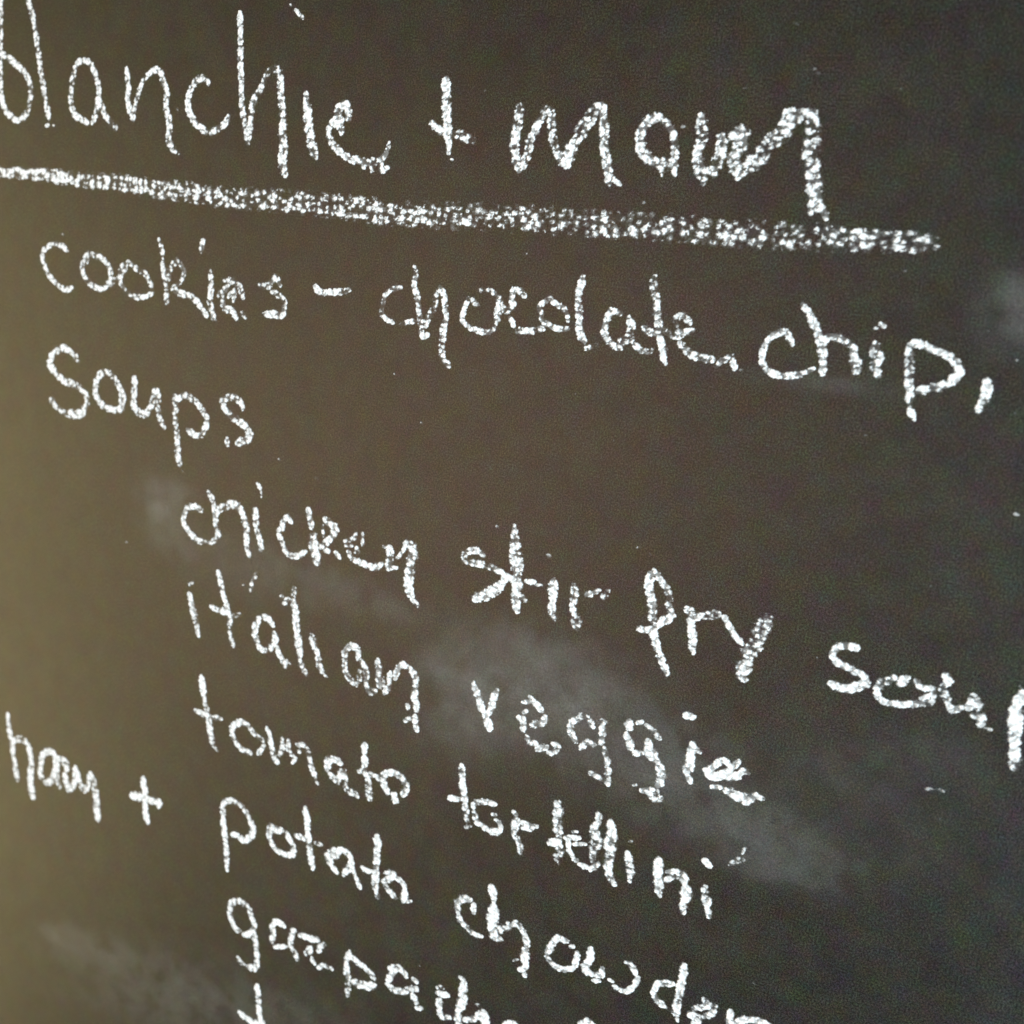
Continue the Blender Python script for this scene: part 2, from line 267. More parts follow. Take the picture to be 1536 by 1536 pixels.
["veggie","chalk_word",[["v",[[50,50,95,-156,-1195,-123,-1258,-91,-1321,-60,-1376],[72,72,97,-40,-1402,-7,-1465],[50,50,90,19,-1197,1,-1265,-9,-1330,-33,-1381]]],
["e",[[39,39,90,218,-1226,266,-1210],[42,42,80,262,-1180,281,-1198,324,-1221,356,-1251],[36,36,93,226,-1295,249,-1277],[47,47,93,384,-1283,369,-1326,291,-1363],[51,51,95,197,-1337,232,-1351,235,-1413],[43,43,95,268,-1451,296,-1482,345,-1476],[47,47,97,349,-1514,419,-1479],[39,39,70,431,-1514,462,-1505,497,-1460,455,-1445]]],
["g",[[45,46,80,718,-1256,682,-1220,642,-1208,577,-1257,559,-1308],[46,46,85,559,-1308,589,-1361,616,-1384],[46,45,85,652,-1420,685,-1372,740,-1371],[48,48,85,784,-1351,784,-1290,778,-1239],[45,45,60,751,-1209,797,-1204],[42,42,85,810,-1374,822,-1409,839,-1450,840,-1488],[45,45,80,857,-1505,852,-1553,862,-1604],[39,40,93,861,-1596,796,-1577,732,-1566]]],
["g",[[67,67,90,949,-1158,954,-1196],[39,39,95,1005,-1150,1031,-1139],[39,39,88,1061,-1151,1112,-1176,1157,-1212],[56,56,90,944,-1247,966,-1290,979,-1327],[43,43,93,1006,-1351,1061,-1339],[58,58,90,1090,-1247,1097,-1301,1138,-1313],[47,47,90,1094,-1342,1168,-1360],[60,60,82,1171,-1384,1200,-1423,1200,-1480],[55,55,95,1208,-1485,1181,-1518],[39,40,75,1185,-1549,1190,-1588],[40,39,95,1084,-1576,1133,-1581,1181,-1611,1222,-1586],[37,36,85,1084,-1576,1161,-1548],[24,24,70,1029,-1560,1048,-1552]]],
["i",[[61,61,98,1365,-1192,1365,-1247],[64,65,93,1361,-1248,1364,-1303,1354,-1369],[38,38,90,1367,-1207,1419,-1224],[42,42,80,1356,-1385,1386,-1431],[52,52,110,1299,-1021,1345,-1017]]],
["e",[[56,55,97,1468,-1331,1514,-1357,1568,-1333,1626,-1319,1669,-1307],[43,42,88,1484,-1331,1519,-1281,1558,-1238,1601,-1249],[39,39,85,1565,-1314,1613,-1280,1659,-1212],[37,37,85,1669,-1307,1692,-1261,1727,-1272],[37,36,95,1519,-1423,1578,-1405],[60,60,95,1610,-1418,1679,-1429,1738,-1426],[52,52,93,1728,-1460,1785,-1396],[33,32,85,1786,-1403,1837,-1399]]]]],
["ham","chalk_word",[["h",[[54,54,98,-4604,-2618,-4596,-2683,-4587,-2747,-4556,-2850],[65,65,98,-4556,-2850,-4532,-2967],[57,57,80,-4532,-2967,-4508,-3072,-4476,-3187],[57,56,90,-4556,-2845,-4429,-2798,-4347,-2824],[59,59,90,-4347,-2824,-4316,-2926,-4299,-3022],[77,77,92,-4314,-3037,-4319,-3151,-4287,-3287]]],
["a",[[60,60,92,-4063,-2798,-4163,-2860,-4197,-2980,-4188,-3066,-4100,-3101,-4043,-3023,-4017,-2927,-4033,-2833,-4077,-2802],[55,55,75,-3989,-2875,-4000,-3010,-3969,-3100]]],
["m",[[75,75,75,-3990,-2853,-3904,-2861,-3888,-2911],[67,67,90,-3908,-2971,-3869,-3091],[57,57,88,-3855,-3092,-3800,-3015,-3787,-2870],[57,56,90,-3787,-2870,-3731,-2983,-3687,-3041,-3640,-2978,-3615,-2873],[73,73,98,-3615,-2883,-3564,-2965],[68,69,95,-3564,-2965,-3547,-3058,-3537,-3152,-3520,-3251]]]]],
["plus sign","chalk_word",[["plus",[[63,63,105,-3034,-2741,-3017,-2840,-3013,-2924],[58,59,97,-3013,-2924,-3003,-3005,-2973,-3101],[71,70,105,-3152,-2924,-3014,-2903],[58,58,85,-3014,-2913,-2936,-2900,-2859,-2891,-2870,-2931]]]]],
["tomato","chalk_word",[["t",[[60,60,98,-2482,-1745,-2461,-1826,-2453,-1869],[48,48,93,-2453,-1869,-2439,-1930,-2406,-2003],[54,55,90,-2406,-2003,-2385,-2089,-2363,-2175,-2342,-2252],[34,34,60,-2330,-2258,-2284,-2287],[49,49,93,-2524,-2026,-2489,-2030],[57,56,70,-2489,-2030,-2388,-2035],[46,46,75,-2343,-2032,-2272,-2021]]],
["o",[[53,54,90,-2027,-1999,-2081,-1996,-2154,-2053,-2168,-2093],[46,45,80,-2168,-2093,-2137,-2148,-2068,-2202,-1970,-2214],[47,46,85,-1906,-2200,-1848,-2120],[41,41,95,-2028,-1991,-1960,-2044,-1860,-2088]]],
["m",[[44,44,85,-1836,-1978,-1802,-2017],[54,54,88,-1800,-2044,-1779,-2118,-1759,-2175,-1719,-2218],[46,46,75,-1708,-2152,-1681,-2090,-1691,-2022],[42,42,88,-1635,-2015,-1624,-2092,-1574,-2130],[42,42,85,-1581,-2177,-1553,-2133],[38,38,85,-1537,-2075,-1522,-2071],[45,45,85,-1551,-2026,-1490,-2018,-1446,-2058,-1419,-2147,-1372,-2230],[28,28,40,-1371,-2248,-1343,-2275]]],
["a",[[65,64,93,-1274,-2135,-1269,-2081,-1222,-2041],[61,60,93,-1212,-2047,-1161,-2058],[56,55,93,-1242,-2169,-1178,-2212],[61,60,90,-1171,-2183,-1136,-2120,-1114,-2157],[51,51,60,-1112,-2174,-1087,-2236,-997,-2261]]],
["t",[[66,66,100,-968,-1864,-969,-1907],[63,63,90,-960,-1956,-960,-2016],[45,45,98,-1003,-2072,-947,-2055],[45,45,85,-944,-2080,-869,-2066],[56,56,75,-923,-2108,-906,-2190,-891,-2254]]],
["o",[[63,62,85,-849,-2069,-801,-2080,-756,-2160],[53,53,90,-805,-2038,-723,-1997,-646,-2016,-600,-2070,-626,-2137],[69,69,110,-694,-2160,-681,-2199]]]]],
["tortellini","chalk_word",[["t",[[54,54,93,-185,-1792,-172,-1867,-159,-1952,-136,-2034],[53,53,65,-134,-2060,-113,-2125,-104,-2166],[57,57,108,-255,-2042,-217,-2037],[36,36,90,-207,-2040,-143,-2018],[36,36,30,-113,-2214,-77,-2194]]],
["o",[[41,41,93,93,-1984,33,-1986,-49,-2011,-72,-2058],[47,47,75,-59,-2090,-35,-2144,5,-2163],[41,41,95,5,-2163,63,-2184],[55,55,102,82,-2187,144,-2162],[39,39,88,152,-2146,138,-2106,109,-2089],[39,39,93,82,-2058,101,-2057]]],
["r",[[49,49,95,232,-1997,255,-2007],[56,56,95,268,-2038,251,-2088,253,-2148],[48,47,85,253,-2148,295,-2196,311,-2261],[38,38,75,296,-2047,360,-2052,412,-2040],[35,35,80,310,-2086,380,-2072]]],
["t",[[71,72,90,539,-1840,549,-1922,547,-1983],[77,77,88,557,-1997,567,-2045],[60,60,97,515,-2123,578,-2093],[60,60,75,584,-2109,596,-2174],[51,51,40,564,-2202,594,-2235]]],
["e",[[37,37,95,616,-2051,717,-2022],[37,37,90,639,-2056,652,-2129,691,-2168],[39,39,95,692,-2180,718,-2180],[44,44,97,738,-2199,790,-2203],[29,28,65,680,-2077,763,-2049],[25,25,70,662,-1997,695,-1986],[45,45,85,817,-2210,861,-2153]]],
["l",[[50,50,75,819,-1811,834,-1865],[50,50,85,835,-1873,793,-1946],[75,75,72,822,-1944,828,-2027,817,-2074],[50,50,80,819,-2090,826,-2147]]],
["l",[[69,69,90,912,-1856,924,-1911],[82,83,85,924,-1911,929,-2019,932,-2077],[69,70,88,931,-2103,941,-2185],[53,53,60,936,-2212,991,-2252]]],
["i",[[54,54,85,1051,-2019,1068,-2089],[65,65,75,1073,-2096,1085,-2151],[38,38,70,1081,-2152,1086,-2197]]],
["n",[[61,61,95,1256,-1992,1258,-2074,1261,-2123],[74,74,95,1269,-2120,1276,-2176],[53,53,97,1269,-2187,1290,-2222],[43,43,60,1317,-2120,1343,-2078,1403,-2049],[35,35,85,1316,-2054,1399,-2021],[55,55,85,1416,-2028,1441,-2093],[74,74,88,1451,-2114,1455,-2196],[56,56,90,1446,-2224,1453,-2276]]],
["i",[[61,61,97,1564,-2075,1568,-2106],[70,70,85,1575,-2128,1592,-2171],[47,47,80,1597,-2202,1619,-2252],[51,51,108,1539,-1899,1577,-1923]]]]],
["stray mark","chalk_mark",[["mark",[[35,35,55,1697,-1874,1730,-1838,1772,-1816],[20,20,40,1759,-1781,1769,-1745]]]]],
["potato","chalk_word",[["p",[[57,57,88,-2211,-2710,-2205,-2812],[55,55,93,-2205,-2812,-2188,-2911,-2172,-3000],[49,49,90,-2172,-3000,-2155,-3090,-2139,-3232],[47,46,88,-2218,-2703,-2142,-2651,-2065,-2651,-1997,-2689,-1949,-2749],[54,55,97,-1949,-2749,-1907,-2810,-1929,-2882,-1981,-2928,-2037,-2927],[51,51,97,-2103,-2925,-2049,-2912]]],
["o",[[56,57,93,-1638,-2736,-1701,-2752,-1749,-2749,-1757,-2835],[45,45,93,-1757,-2835,-1701,-2900,-1614,-2926],[51,51,95,-1614,-2930,-1531,-2898,-1531,-2834,-1595,-2745]]],
["t",[[55,55,100,-1442,-2496,-1420,-2579,-1408,-2665],[57,57,95,-1408,-2674,-1392,-2742,-1377,-2809],[56,56,90,-1377,-2809,-1369,-2843,-1341,-2943],[44,44,98,-1517,-2733,-1428,-2740],[32,32,70,-1336,-2741,-1275,-2734]]],
["a",[[82,83,93,-1126,-2738,-1192,-2787,-1198,-2844],[50,50,95,-1117,-2717,-1047,-2721,-1003,-2768],[43,43,97,-1175,-2872,-1122,-2904],[56,56,93,-1003,-2777,-1018,-2827,-1063,-2896],[41,41,85,-989,-2826,-970,-2873],[45,45,70,-959,-2887,-918,-2954]]],
["t",[[69,69,100,-810,-2518,-798,-2593],[60,60,92,-803,-2594,-796,-2680,-794,-2750],[60,61,90,-793,-2767,-793,-2874,-784,-2915],[51,51,60,-777,-2940,-755,-2976],[41,40,97,-913,-2786,-882,-2802,-829,-2793]]],
["o",[[56,56,95,-724,-2832,-653,-2772],[54,54,75,-711,-2765,-636,-2748],[46,45,85,-712,-2863,-650,-2903,-610,-2924],[41,41,90,-634,-2765,-585,-2783,-550,-2806,-537,-2837],[68,68,108,-545,-2857,-544,-2918],[27,27,90,-543,-2927,-484,-2905]]]]],
["chowder","chalk_word",[["c",[[46,46,100,8,-2751,11,-2813],[55,56,88,-23,-2730,-72,-2736,-125,-2783],[53,53,90,-124,-2791,-106,-2847],[43,43,93,-104,-2863,-79,-2909,-17,-2942],[40,39,85,-16,-2950,43,-2967,92,-2961]]],
["h",[[67,54,95,124,-2576,144,-2616,154,-2674],[86,86,90,158,-2712,163,-2788,162,-2859],[102,102,92,165,-2882,184,-2914],[63,62,93,193,-2926,234,-2927],[55,54,70,213,-2880,270,-2819,308,-2797],[43,43,95,308,-2797,344,-2772,396,-2811,407,-2838],[61,61,92,414,-2835,434,-2905],[69,69,85,426,-2939,427,-3017],[41,42,97,442,-3011,440,-3067,397,-3100],[39,39,80,436,-3100,443,-3128],[19,19,50,347,-3048,381,-3027]]],
["o",[[49,50,100,714,-2760,647,-2770,601,-2841],[56,56,97,608,-2831,585,-2901],[41,40,93,581,-2926,639,-2965,709,-2973,780,-2937],[42,41,88,784,-2931,795,-2866,796,-2812],[36,36,80,741,-2795,762,-2783]]],
["w",[[53,53,97,883,-2753,892,-2830],[59,59,93,879,-2846,861,-2903,909,-2925],[43,43,80,909,-2925,976,-2909,979,-2857],[33,33,93,924,-2968,971,-2951],[31,31,85,1032,-2922,1061,-2920],[39,38,93,1069,-2952,1109,-2961,1157,-2952,1207,-2897],[48,47,90,1207,-2897,1223,-2831],[44,44,80,1205,-2808,1171,-2762,1132,-2757]]],
["d",[[45,45,97,1450,-2779,1367,-2813,1333,-2876],[49,49,93,1333,-2876,1358,-2925,1413,-2952],[38,37,60,1413,-2952,1471,-2968],[51,52,93,1508,-2629,1510,-2706,1502,-2787,1505,-2875],[58,58,93,1497,-2888,1500,-2975],[28,28,50,1501,-2985,1515,-3019]]],
["e",[[60,60,93,1669,-2807,1692,-2846],[46,46,80,1599,-2895,1667,-2857,1725,-2823,1723,-2873,1676,-2922],[70,70,98,1597,-2945,1635,-2958,1635,-3027,1686,-3064]]],
["r",[[50,51,95,1835,-2816,1838,-2902,1856,-2992],[47,46,93,1867,-2885,1938,-2831,2048,-2813,2105,-2846]]]]],
["gazpacho","chalk_word",[["g",[[52,52,93,-2081,-3487,-2091,-3572,-2071,-3645],[48,48,90,-2071,-3645,-2031,-3694,-1979,-3701],[48,47,93,-1947,-3716,-1896,-3697,-1840,-3613],[51,52,88,-1842,-3596,-1876,-3546,-1899,-3493,-1964,-3454,-2025,-3459,-2085,-3494],[53,53,93,-1848,-3661,-1820,-3775,-1804,-3859],[53,54,95,-1804,-3859,-1813,-3953,-1889,-3973],[42,42,70,-1899,-3973,-1952,-3962,-1990,-3931]]],
["a",[[50,50,95,-1567,-3502,-1637,-3489,-1673,-3542,-1664,-3609,-1674,-3675],[37,37,93,-1642,-3707,-1535,-3666],[58,58,80,-1487,-3508,-1468,-3509],[55,55,93,-1476,-3521,-1500,-3609,-1476,-3661],[50,49,65,-1466,-3666,-1422,-3728]]],
["z",[[49,48,105,-1418,-3521,-1321,-3515,-1246,-3495],[59,59,75,-1196,-3519,-1238,-3587],[58,58,70,-1306,-3587,-1349,-3656],[45,45,95,-1295,-3670,-1268,-3703],[45,45,97,-1227,-3731,-1193,-3682],[36,36,93,-1183,-3683,-1106,-3687]]],
["p",[[56,57,100,-964,-3495,-991,-3583],[57,57,97,-982,-3595,-976,-3656,-955,-3703],[52,52,82,-962,-3730,-949,-3780],[57,57,75,-949,-3780,-953,-3837],[47,46,88,-954,-3514,-892,-3545,-823,-3557],[48,48,88,-814,-3569,-761,-3595,-726,-3619],[65,64,93,-911,-3717,-811,-3704,-729,-3672]]],
["a",[[52,51,97,-598,-3561,-613,-3582,-586,-3517,-557,-3468],[50,50,97,-613,-3482,-542,-3454,-492,-3472,-473,-3496],[55,54,88,-618,-3615,-558,-3638,-494,-3627,-448,-3593],[54,54,95,-409,-3493,-384,-3498],[62,62,97,-433,-3579,-379,-3557],[57,57,85,-406,-3614,-369,-3661],[39,38,80,-365,-3705,-318,-3689]]],
["c",[[41,41,50,-211,-3478,-166,-3463],[49,48,97,-211,-3520,-123,-3503],[64,64,95,-187,-3570,-182,-3621],[61,61,97,-179,-3651,-159,-3688],[46,45,75,-135,-3694,-91,-3667]]],
["h",[[45,44,75,-39,-3330,-7,-3347],[65,66,100,-6,-3361,-19,-3456],[74,75,97,6,-3469,-23,-3571],[63,63,85,-28,-3596,-20,-3668,1,-3727],[44,43,85,22,-3642,105,-3591,138,-3531],[31,31,40,102,-3491,125,-3481],[68,68,95,169,-3518,182,-3574,197,-3639]]],
["o",[[46,46,90,323,-3566,372,-3518,426,-3518,446,-3564,385,-3636,328,-3614,323,-3566]]]]],
["letter cut off by the lower edge","chalk_word",[["t",[[52,52,100,-1788,-4097,-1772,-4190,-1755,-4284,-1738,-4378,-1722,-4472],[49,48,100,-1945,-4400,-1860,-4420,-1786,-4435],[77,77,100,-1786,-4444,-1706,-4401]]],
["d",[[47,47,100,868,-3335,918,-3272,970,-3291,990,-3331]]]]],
["stray mark","chalk_mark",[["mark",[[30,29,90,-1937,3023,-1907,2998,-1874,2972],[22,22,60,-1991,3058,-1978,3049]]]]],
["specks","chalk_specks",[["s",[[26,26,60,-97,-112,-80,-117],[26,26,50,865,-64,881,-53],[21,21,50,-1548,-40,-1529,-37],[18,18,50,351,799,361,790],[16,16,40,2070,801,2088,803],[20,20,60,2700,-1073,2728,-1065],[20,20,60,2767,-1057,2793,-1057],[15,15,40,2658,-1036,2686,-1028],[15,15,40,2831,-939,2851,-933],[15,15,40,2878,-925,2906,-921],[17,17,50,1146,2584,1167,2588],[16,16,50,1526,2665,1551,2659],[16,16,50,1489,2688,1523,2685],[18,18,45,815,2370,838,2371],[18,18,40,635,1946,649,1947],[14,14,40,818,2073,820,2071],[20,19,50,1049,-1938,1068,-1928],[18,18,50,1761,-1746,1775,-1737],[16,16,50,-1047,718,-1039,715],[16,16,50,-725,468,-714,467],[16,16,40,-95,1604,-76,1603],[14,14,40,2122,1686,2145,1686],[15,15,40,1816,1574,1831,1571],[14,14,40,1370,2913,1399,2906],[12,12,50,947,-82,957,-96],[18,18,50,2600,1423,2626,1419],[15,15,50,2754,1292,2785,1284],[17,17,50,2872,517,2898,515],[15,15,40,1971,-484,2008,-479],[15,14,50,2722,-1073,2806,-1051],[17,17,50,3061,-382,3092,-411],[14,14,50,-968,760,-957,753],[14,14,50,-188,262,-177,251],[16,16,50,-1869,45,-1850,38],[26,26,50,-1536,-38,-1519,-40],[15,15,40,1340,1068,1364,1067],[11,11,28,-2350,2417,-2368,2416],[10,10,29,2799,-1224,2799,-1220],[10,10,41,-2938,2382,-2925,2373],[7,7,36,1642,2028,1650,2022],[8,8,36,1977,2592,1976,2599],[13,13,40,-468,2539,-464,2543],[11,11,39,2539,56,2539,56],[8,8,30,629,551,636,564],[14,14,34,-4141,-1853,-4141,-1847],[7,7,28,2639,2075,2641,2078],[11,11,34,-958,-2010,-948,-1996],[17,17,35,-4037,1437,-4051,1441],[10,10,37,-2758,-183,-2744,-196],[7,7,30,1938,-2578,1951,-2582],[14,14,39,-367,-3371,-373,-3363],[10,10,41,-650,2248,-656,2260],[17,17,31,-4234,1880,-4241,1890],[6,6,26,2765,916,2754,921],[6,6,33,905,2230,899,2219],[17,17,32,-3305,-842,-3284,-838],[9,9,32,-2160,274,-2171,262],[6,6,29,2064,384,2059,391],[11,11,26,-2030,-3374,-2017,-3369],[10,10,36,2790,1030,2793,1027],[8,8,40,-319,2518,-304,2511],[15,15,36,-1183,-1378,-1172,-1375]]]]]]""")
SMUDGES = [['grey eraser smudge left of the word chicken', [[-294.0, -52.1, 18.3, 8.6, 12.5, -22.0, 0.9], [-254.8, -80.8, 47.9, -16.4, -12.3, -17.4, 0.3], [-276.8, -36.2, 25.5, 1.0, -1.8, -10.4, 0.3]]],
 ['pale cloudy smudge behind the words italian and veggie', [[22.8, -109.4, 56.8, 3.2, -3.3, -30.6, 0.8], [-18.7, -141.3, 31.4, -7.8, -13.8, -30.9, 0.6], [76.8, -128.8, 62.1, -6.9, -9.4, -36.4, 0.5], [136.6, -146.8, 50.0, -8.1, -8.6, -30.9, 0.4], [4.9, -79.7, 55.0, -0.7, -2.3, -13.7, 0.2], [-47.2, -115.6, 20.3, 5.1, 1.8, -18.6, 0.3]]],
 ['faint wiped band below the word veggie', [[196.9, -164.4, 40.5, -2.3, -4.1, -23.7, 0.5], [199.0, -178.8, 30.0, 1.6, -1.1, -12.1, 0.3], [150.5, -155.6, 29.8, -7.8, -6.1, -17.2, 0.1], [280.4, -146.7, 64.4, -4.6, -5.0, -36.5, 0.1]]],
 ['bluish chalk haze at the right edge above the comma', [[268.5, 150.4, 11.8, 9.5, 10.1, -13.4, 0.6], [271.2, 162.3, 9.1, 0.8, 3.4, -19.6, 0.2]]],
 ['pale wiped smear in the lower left corner', [[-361.2, -446.2, 55.3, 9.2, -4.4, -16.5, 0.5], [-263.3, -445.0, 111.6, 24.7, -6.6, -35.8, 0.4], [-283.6, -478.1, 102.3, 27.3, -3.0, -19.8, 0.2], [-393.2, -445.6, 23.5, 5.6, -1.9, -10.2, 0.3], [-149.1, -421.9, 71.5, 18.3, -2.1, -18.0, 0.2]]],
 ['faint dusty smear between the words chicken and italian', [[-173.8, -79.2, 65.6, -5.8, -7.7, -22.8, 0.3], [-99.0, -80.1, 60.1, -7.5, -4.1, -12.0, 0.3], [-204.9, -68.2, 34.4, -3.2, -5.4, -15.3, 0.2]]],
 ['faint wiped haze under the word soup', [[238.0, -107.6, 58.1, 0.3, -2.3, -28.3, 0.2], [281.0, -87.0, 29.4, 2.7, 0.2, -15.4, 0.1]]],
 ['thin dusty streak under the word chip', [[183.0, 105.6, 48.6, 1.1, 0.3, -5.8, 0.3]]]]

# ---------------------------------------------------------------- the board
board = bpy.data.objects.new('chalkboard', None)
C.objects.link(board)
board['label'] = 'dark brown-black chalkboard covered with a white chalk list of cookies and soups'
board['category'] = 'chalkboard'

def link(name, me, mat, parent, label=None):
    o = bpy.data.objects.new(name, me)
    me.materials.append(mat)
    C.objects.link(o)
    o.parent = parent
    if label:
        o['label'] = label
    return o

bx0, bx1, bz0, bz1, th = -1.25, 0.75, -0.95, 0.72, 0.012
me = bpy.data.meshes.new('board_panel')
e = 0.002
vs = [(bx0 + e, 0, bz0 + e), (bx1 - e, 0, bz0 + e), (bx1 - e, 0, bz1 - e), (bx0 + e, 0, bz1 - e),
      (bx0, e, bz0), (bx1, e, bz0), (bx1, e, bz1), (bx0, e, bz1),
      (bx0, th, bz0), (bx1, th, bz0), (bx1, th, bz1), (bx0, th, bz1)]
fs = [(0, 1, 2, 3), (11, 10, 9, 8)]
for i in range(4):
    j = (i + 1) % 4
    fs += [(i + 4, j + 4, j, i), (i + 8, j + 8, j + 4, i + 4)]
me.from_pydata(vs, [], fs)
link('board_panel', me, M_BOARD, board)

# ---------------------------------------------------------------- tooth of the board: one field that decides where the chalk takes
RES = 0.35                                     # mm per sample
NF = 2048
rng = np.random.default_rng(11)

def band(wl, spread, seed_field=None):
    f = np.fft.fftfreq(NF, RES)
    fx, fy = np.meshgrid(f, f)
    fr = np.hypot(fx, fy)
    k = np.exp(-((fr - 1 / wl) ** 2) / (2 * (spread / wl) ** 2))
    w = np.fft.fft2(rng.standard_normal((NF, NF)))
    g = np.real(np.fft.ifft2(w * k))
    return (g / g.std()).astype(np.float32)

ii = np.arange(NF, dtype=np.float32) * RES
GX, GZ = np.meshgrid(ii, ii)
GX = GX + 0.32 * band(2.6, 0.4)                # ragged outlines
GZ = GZ + 0.32 * band(2.6, 0.4)
NCELL = 185
SP = NF * RES / NCELL                          # spacing of the high spots, about 3.9 mm
jx, jz = rng.random((2, NCELL, NCELL)).astype(np.float32)
jr = rng.uniform(0.7, 1.3, (NCELL, NCELL)).astype(np.float32)
jb = rng.uniform(0.0, 0.95, (NCELL, NCELL)).astype(np.float32)
jt = rng.uniform(0, math.pi, (NCELL, NCELL)).astype(np.float32)
je = rng.uniform(1.0, 1.8, (NCELL, NCELL)).astype(np.float32)
cxi, czi = np.floor(GX / SP).astype(int), np.floor(GZ / SP).astype(int)
g = np.full((NF, NF), 1e9, np.float32)
for dj in (-1, 0, 1):
    for di in (-1, 0, 1):
        a_, b_ = (cxi + di), (czi + dj)
        am, bm = a_ % NCELL, b_ % NCELL
        dx = GX - (a_ + 0.15 + 0.7 * jx[bm, am]) * SP
        dz = GZ - (b_ + 0.15 + 0.7 * jz[bm, am]) * SP
        ct, st_ = np.cos(jt[bm, am]), np.sin(jt[bm, am])
        u = (dx * ct + dz * st_) / je[bm, am]
        v = (-dx * st_ + dz * ct)
        np.minimum(g, np.sqrt(u * u + v * v) / jr[bm, am] + jb[bm, am], out=g)
q = np.quantile(g[::7, ::7], np.linspace(0, 1, 257))
TOOTH = np.interp(g, q, np.linspace(0, 1, 257)).astype(np.float32)
g = band(16.0, 0.5)
PRESS = (0.8 * g + 0.5 * band(45.0, 0.6)).astype(np.float32)
GRIT = band(1.3, 0.4)
WIPE = band(38.0, 0.7) * 0.8 + band(14.0, 0.5) * 0.35
WEAR = band(4.5, 0.5)
CELL = 0.40                                    # mm, grid of the chalk relief

def look(F, X, Z):
    ix = np.rint(X / RES).astype(int) % NF
    iz = np.rint(Z / RES).astype(int) % NF
    return F[iz, ix]

def spline(P, closed=False):
    P = np.array(P, float)
    if len(P) == 2:
        n = max(2, int(np.hypot(*(P[1] - P[0])) / 0.6) + 1)
        t = np.linspace(0, 1, n)[:, None]
        return P[0] * (1 - t) + P[1] * t, t[:, 0]
    Q = np.vstack([2 * P[0] - P[1], P, 2 * P[-1] - P[-2]])
    out, par = [], []
    for i in range(1, len(Q) - 2):
        n = max(2, int(np.hypot(*(Q[i + 1] - Q[i])) / 0.6) + 1)
        t = np.linspace(0, 1, n, endpoint=False)[:, None]
        a, b, c, d = Q[i - 1], Q[i], Q[i + 1], Q[i + 2]
        s = 0.5 * ((2 * b) + (c - a) * t + (2 * a - 5 * b + 4 * c - d) * t ** 2 + (3 * b - a - 3 * c + d) * t ** 3)
        out.append(s)
        par.append((i - 1 + t[:, 0]) / (len(P) - 1))
    out.append(P[-1:])
    par.append(np.array([1.0]))
    return np.vstack(out), np.concatenate(par)

def grid_mesh(name, X0, Z0, cell, A, y):
    """quads where any corner carries chalk; A = cover 0..1, y = depth in mm (nz, nx)"""
    on = np.maximum.reduce([A[:-1, :-1], A[1:, :-1], A[:-1, 1:], A[1:, 1:]]) > 0.012
    iz, ix = np.nonzero(on)
    nx = A.shape[1]
    q = np.stack([iz * nx + ix, iz * nx + ix + 1, (iz + 1) * nx + ix + 1, (iz + 1) * nx + ix], 1)
    used, inv = np.unique(q.ravel(), return_inverse=True)
    vz, vx = used // nx, used % nx
    co_ = np.empty((len(used), 3), np.float32)
    co_[:, 0] = (X0 + vx * cell) / 1000
    co_[:, 1] = y.ravel()[used] / 1000
    co_[:, 2] = (Z0 + vz * cell) / 1000
    me = bpy.data.meshes.new(name)
    nq = len(q)
    me.vertices.add(len(used))
    me.vertices.foreach_set('co', co_.ravel())
    me.loops.add(nq * 4)
    me.loops.foreach_set('vertex_index', inv.astype(np.int32).ravel())
    me.polygons.add(nq)
    me.polygons.foreach_set('loop_start', np.arange(nq, dtype=np.int32) * 4)
    me.update(calc_edges=True)
    at = me.attributes.new('chalk', 'FLOAT', 'POINT')
    at.data.foreach_set('value', A.ravel()[used].astype(np.float32))
    me.shade_smooth()
    return me

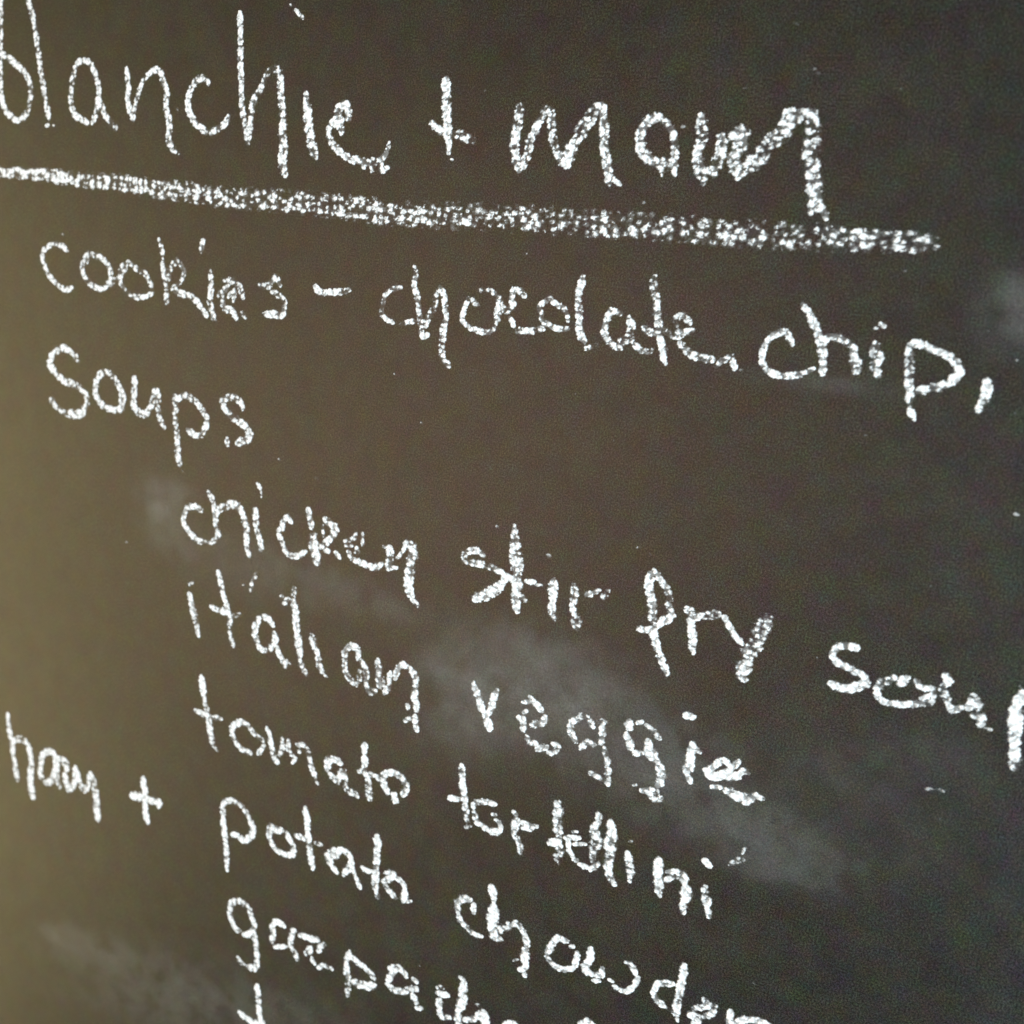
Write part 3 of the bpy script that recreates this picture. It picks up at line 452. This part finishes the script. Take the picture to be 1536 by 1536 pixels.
def chalk_strokes(name, strokes, lift, tooth_scale=1.0, dust=None, strength=1.0):
    samp = []
    for st in strokes:
        w0, w1, cov = st[0] / 10, st[1] / 10, st[2] / 100
        P = [(st[i] / 10, st[i + 1] / 10) for i in range(3, len(st), 2)]
        s, t = spline(P)
        w = (w0 + (w1 - w0) * t) * 0.53
        L = np.minimum(np.arange(len(s)), np.arange(len(s))[::-1]) * 0.6
        for (x, z), hw, l in zip(s, w, L):
            samp.append((x, z, hw * (0.72 + 0.28 * min(1, l / (hw + 0.01))), cov))
    samp = np.array(samp)
    pad = samp[:, 2].max() + 2
    X0 = math.floor((samp[:, 0].min() - pad) / CELL) * CELL
    Z0 = math.floor((samp[:, 1].min() - pad) / CELL) * CELL
    nx = int((samp[:, 0].max() + pad - X0) / CELL) + 2
    nz = int((samp[:, 1].max() + pad - Z0) / CELL) + 2
    xs = X0 + np.arange(nx) * CELL
    zs = Z0 + np.arange(nz) * CELL
    T = np.zeros((nz, nx), np.float32)
    E = np.zeros((nz, nx), np.float32)
    for x, z, hw, cov in samp:
        r = hw * 1.32 + 0.4
        i0, i1 = int((x - r - X0) / CELL), int((x + r - X0) / CELL) + 2
        j0, j1 = int((z - r - Z0) / CELL), int((z + r - Z0) / CELL) + 2
        i0 = max(i0, 0); j0 = max(j0, 0)
        dd = np.hypot(xs[None, i0:i1] - x, zs[j0:j1, None] - z) / hw
        e_ = np.clip((1.30 - dd) / 0.62, 0, 1)
        np.maximum(T[j0:j1, i0:i1], cov * e_, out=T[j0:j1, i0:i1])
        np.maximum(E[j0:j1, i0:i1], e_, out=E[j0:j1, i0:i1])
    XX, ZZ = np.meshgrid(xs, zs)
    N = look(TOOTH, XX * tooth_scale * 0.88, ZZ * tooth_scale * 1.12)
    T = (0.86 + 0.11 * np.clip((60 - ZZ) / 300, 0, 1)) * T * (1 + 0.17 * np.clip(look(PRESS, XX, ZZ), -1.5, 1.5))
    low = np.clip((60 - ZZ) / 300, 0, 1)       # softer chalk, pressed into the tooth, in the lower lines
    d = np.clip((T - 0.93 * N - 0.03 + 0.05 * look(GRIT, XX, ZZ) * (E > 0.1)) / (0.28 + 0.16 * low), 0, 1)
    d = d * d * (3 - 2 * d)
    d *= np.clip(0.93 + 0.22 * look(WEAR, XX, ZZ), 0.45, 1)
    film = ((DUST if dust is None else dust) + 0.22 * low) * E * np.clip((T - N + 0.36) / 0.60, 0, 1) ** 1.5 + 0.03 * E * T
    A = np.maximum(d, film)
    A[E <= 0] = 0
    A *= strength
    y = -(lift + 0.30 * d)
    return grid_mesh(name, X0, Z0, CELL, A, y)

DUST = 0.42
for wi, (text, kind, letters) in enumerate(WRITING):
    lift = 0.10 + 0.015 * (wi % 3)
    if kind == 'chalk_word':
        lab = 'word "%s" written in white chalk' % text
        if text in ('plus sign', 'dash'):
            lab = 'small chalk %s between words' % text
        if text.startswith('letter'):
            lab = 'chalk letters of the lowest line, cut off by the lower edge'
        wo = bpy.data.objects.new('chalk_word', None)
        C.objects.link(wo)
        wo.parent = board
        wo['label'] = lab
        for k, (ch, st) in enumerate(letters):
            me = chalk_strokes('chalk_letter', st, lift + 0.02 * (k % 2))
            link('chalk_letter', me, M_CHALK, wo)
    else:
        me = chalk_strokes(kind, letters[0][1], lift, *{'chalk_underline': (0.82, 0.25), 'chalk_specks': (1.0, None, 0.42)}.get(kind, (1.0, None)))
        lab = {'chalk_underline': 'long grainy chalk line under the heading',
               'chalk_mark': 'small stray chalk dash', 'chalk_specks': 'scattered tiny chalk specks'}[kind]
        o = link(kind, me, M_CHALK, board, lab)
        if kind == 'chalk_specks':
            o['kind'] = 'stuff'

# ---------------------------------------------------------------- wiped chalk dust
for si, (lab, blobs) in enumerate(SMUDGES):
    cell = 2.0
    xs_, zs_ = [], []
    for cx, cz, ux, uz, vx, vz, stg in blobs:
        ex, ez = 2.2 * math.hypot(ux, vx), 2.2 * math.hypot(uz, vz)
        xs_ += [cx - ex, cx + ex]; zs_ += [cz - ez, cz + ez]
    X0, Z0 = min(xs_), min(zs_)
    nx, nz = int((max(xs_) - X0) / cell) + 2, int((max(zs_) - Z0) / cell) + 2
    XX, ZZ = np.meshgrid(X0 + np.arange(nx) * cell, Z0 + np.arange(nz) * cell)
    A = np.zeros_like(XX)
    for cx, cz, ux, uz, vx, vz, stg in blobs:
        det = ux * vz - uz * vx
        a_ = ((XX - cx) * vz - (ZZ - cz) * vx) / det
        b_ = (-(XX - cx) * uz + (ZZ - cz) * ux) / det
        A += stg * np.exp(-(a_ ** 2 + b_ ** 2) * 1.1)
    w1_ = look(WIPE, XX + 90 * si, ZZ)
    e_ = np.clip((A + 0.16 * w1_ - 0.16) / 0.22, 0, 1)
    A = 0.72 * np.clip(A - 0.02, 0, 1.3) * (1 + 0.25 * w1_) + 0.14 * e_ * e_ * (3 - 2 * e_) * np.clip(A * 2.2, 0, 1)
    A = np.clip(A, 0, 1.3)
    y = np.full_like(A, -(0.04 + 0.006 * si))
    me = grid_mesh('chalk_smudge', X0, Z0, cell, A, y)
    link('chalk_smudge', me, M_DUST, board, lab)
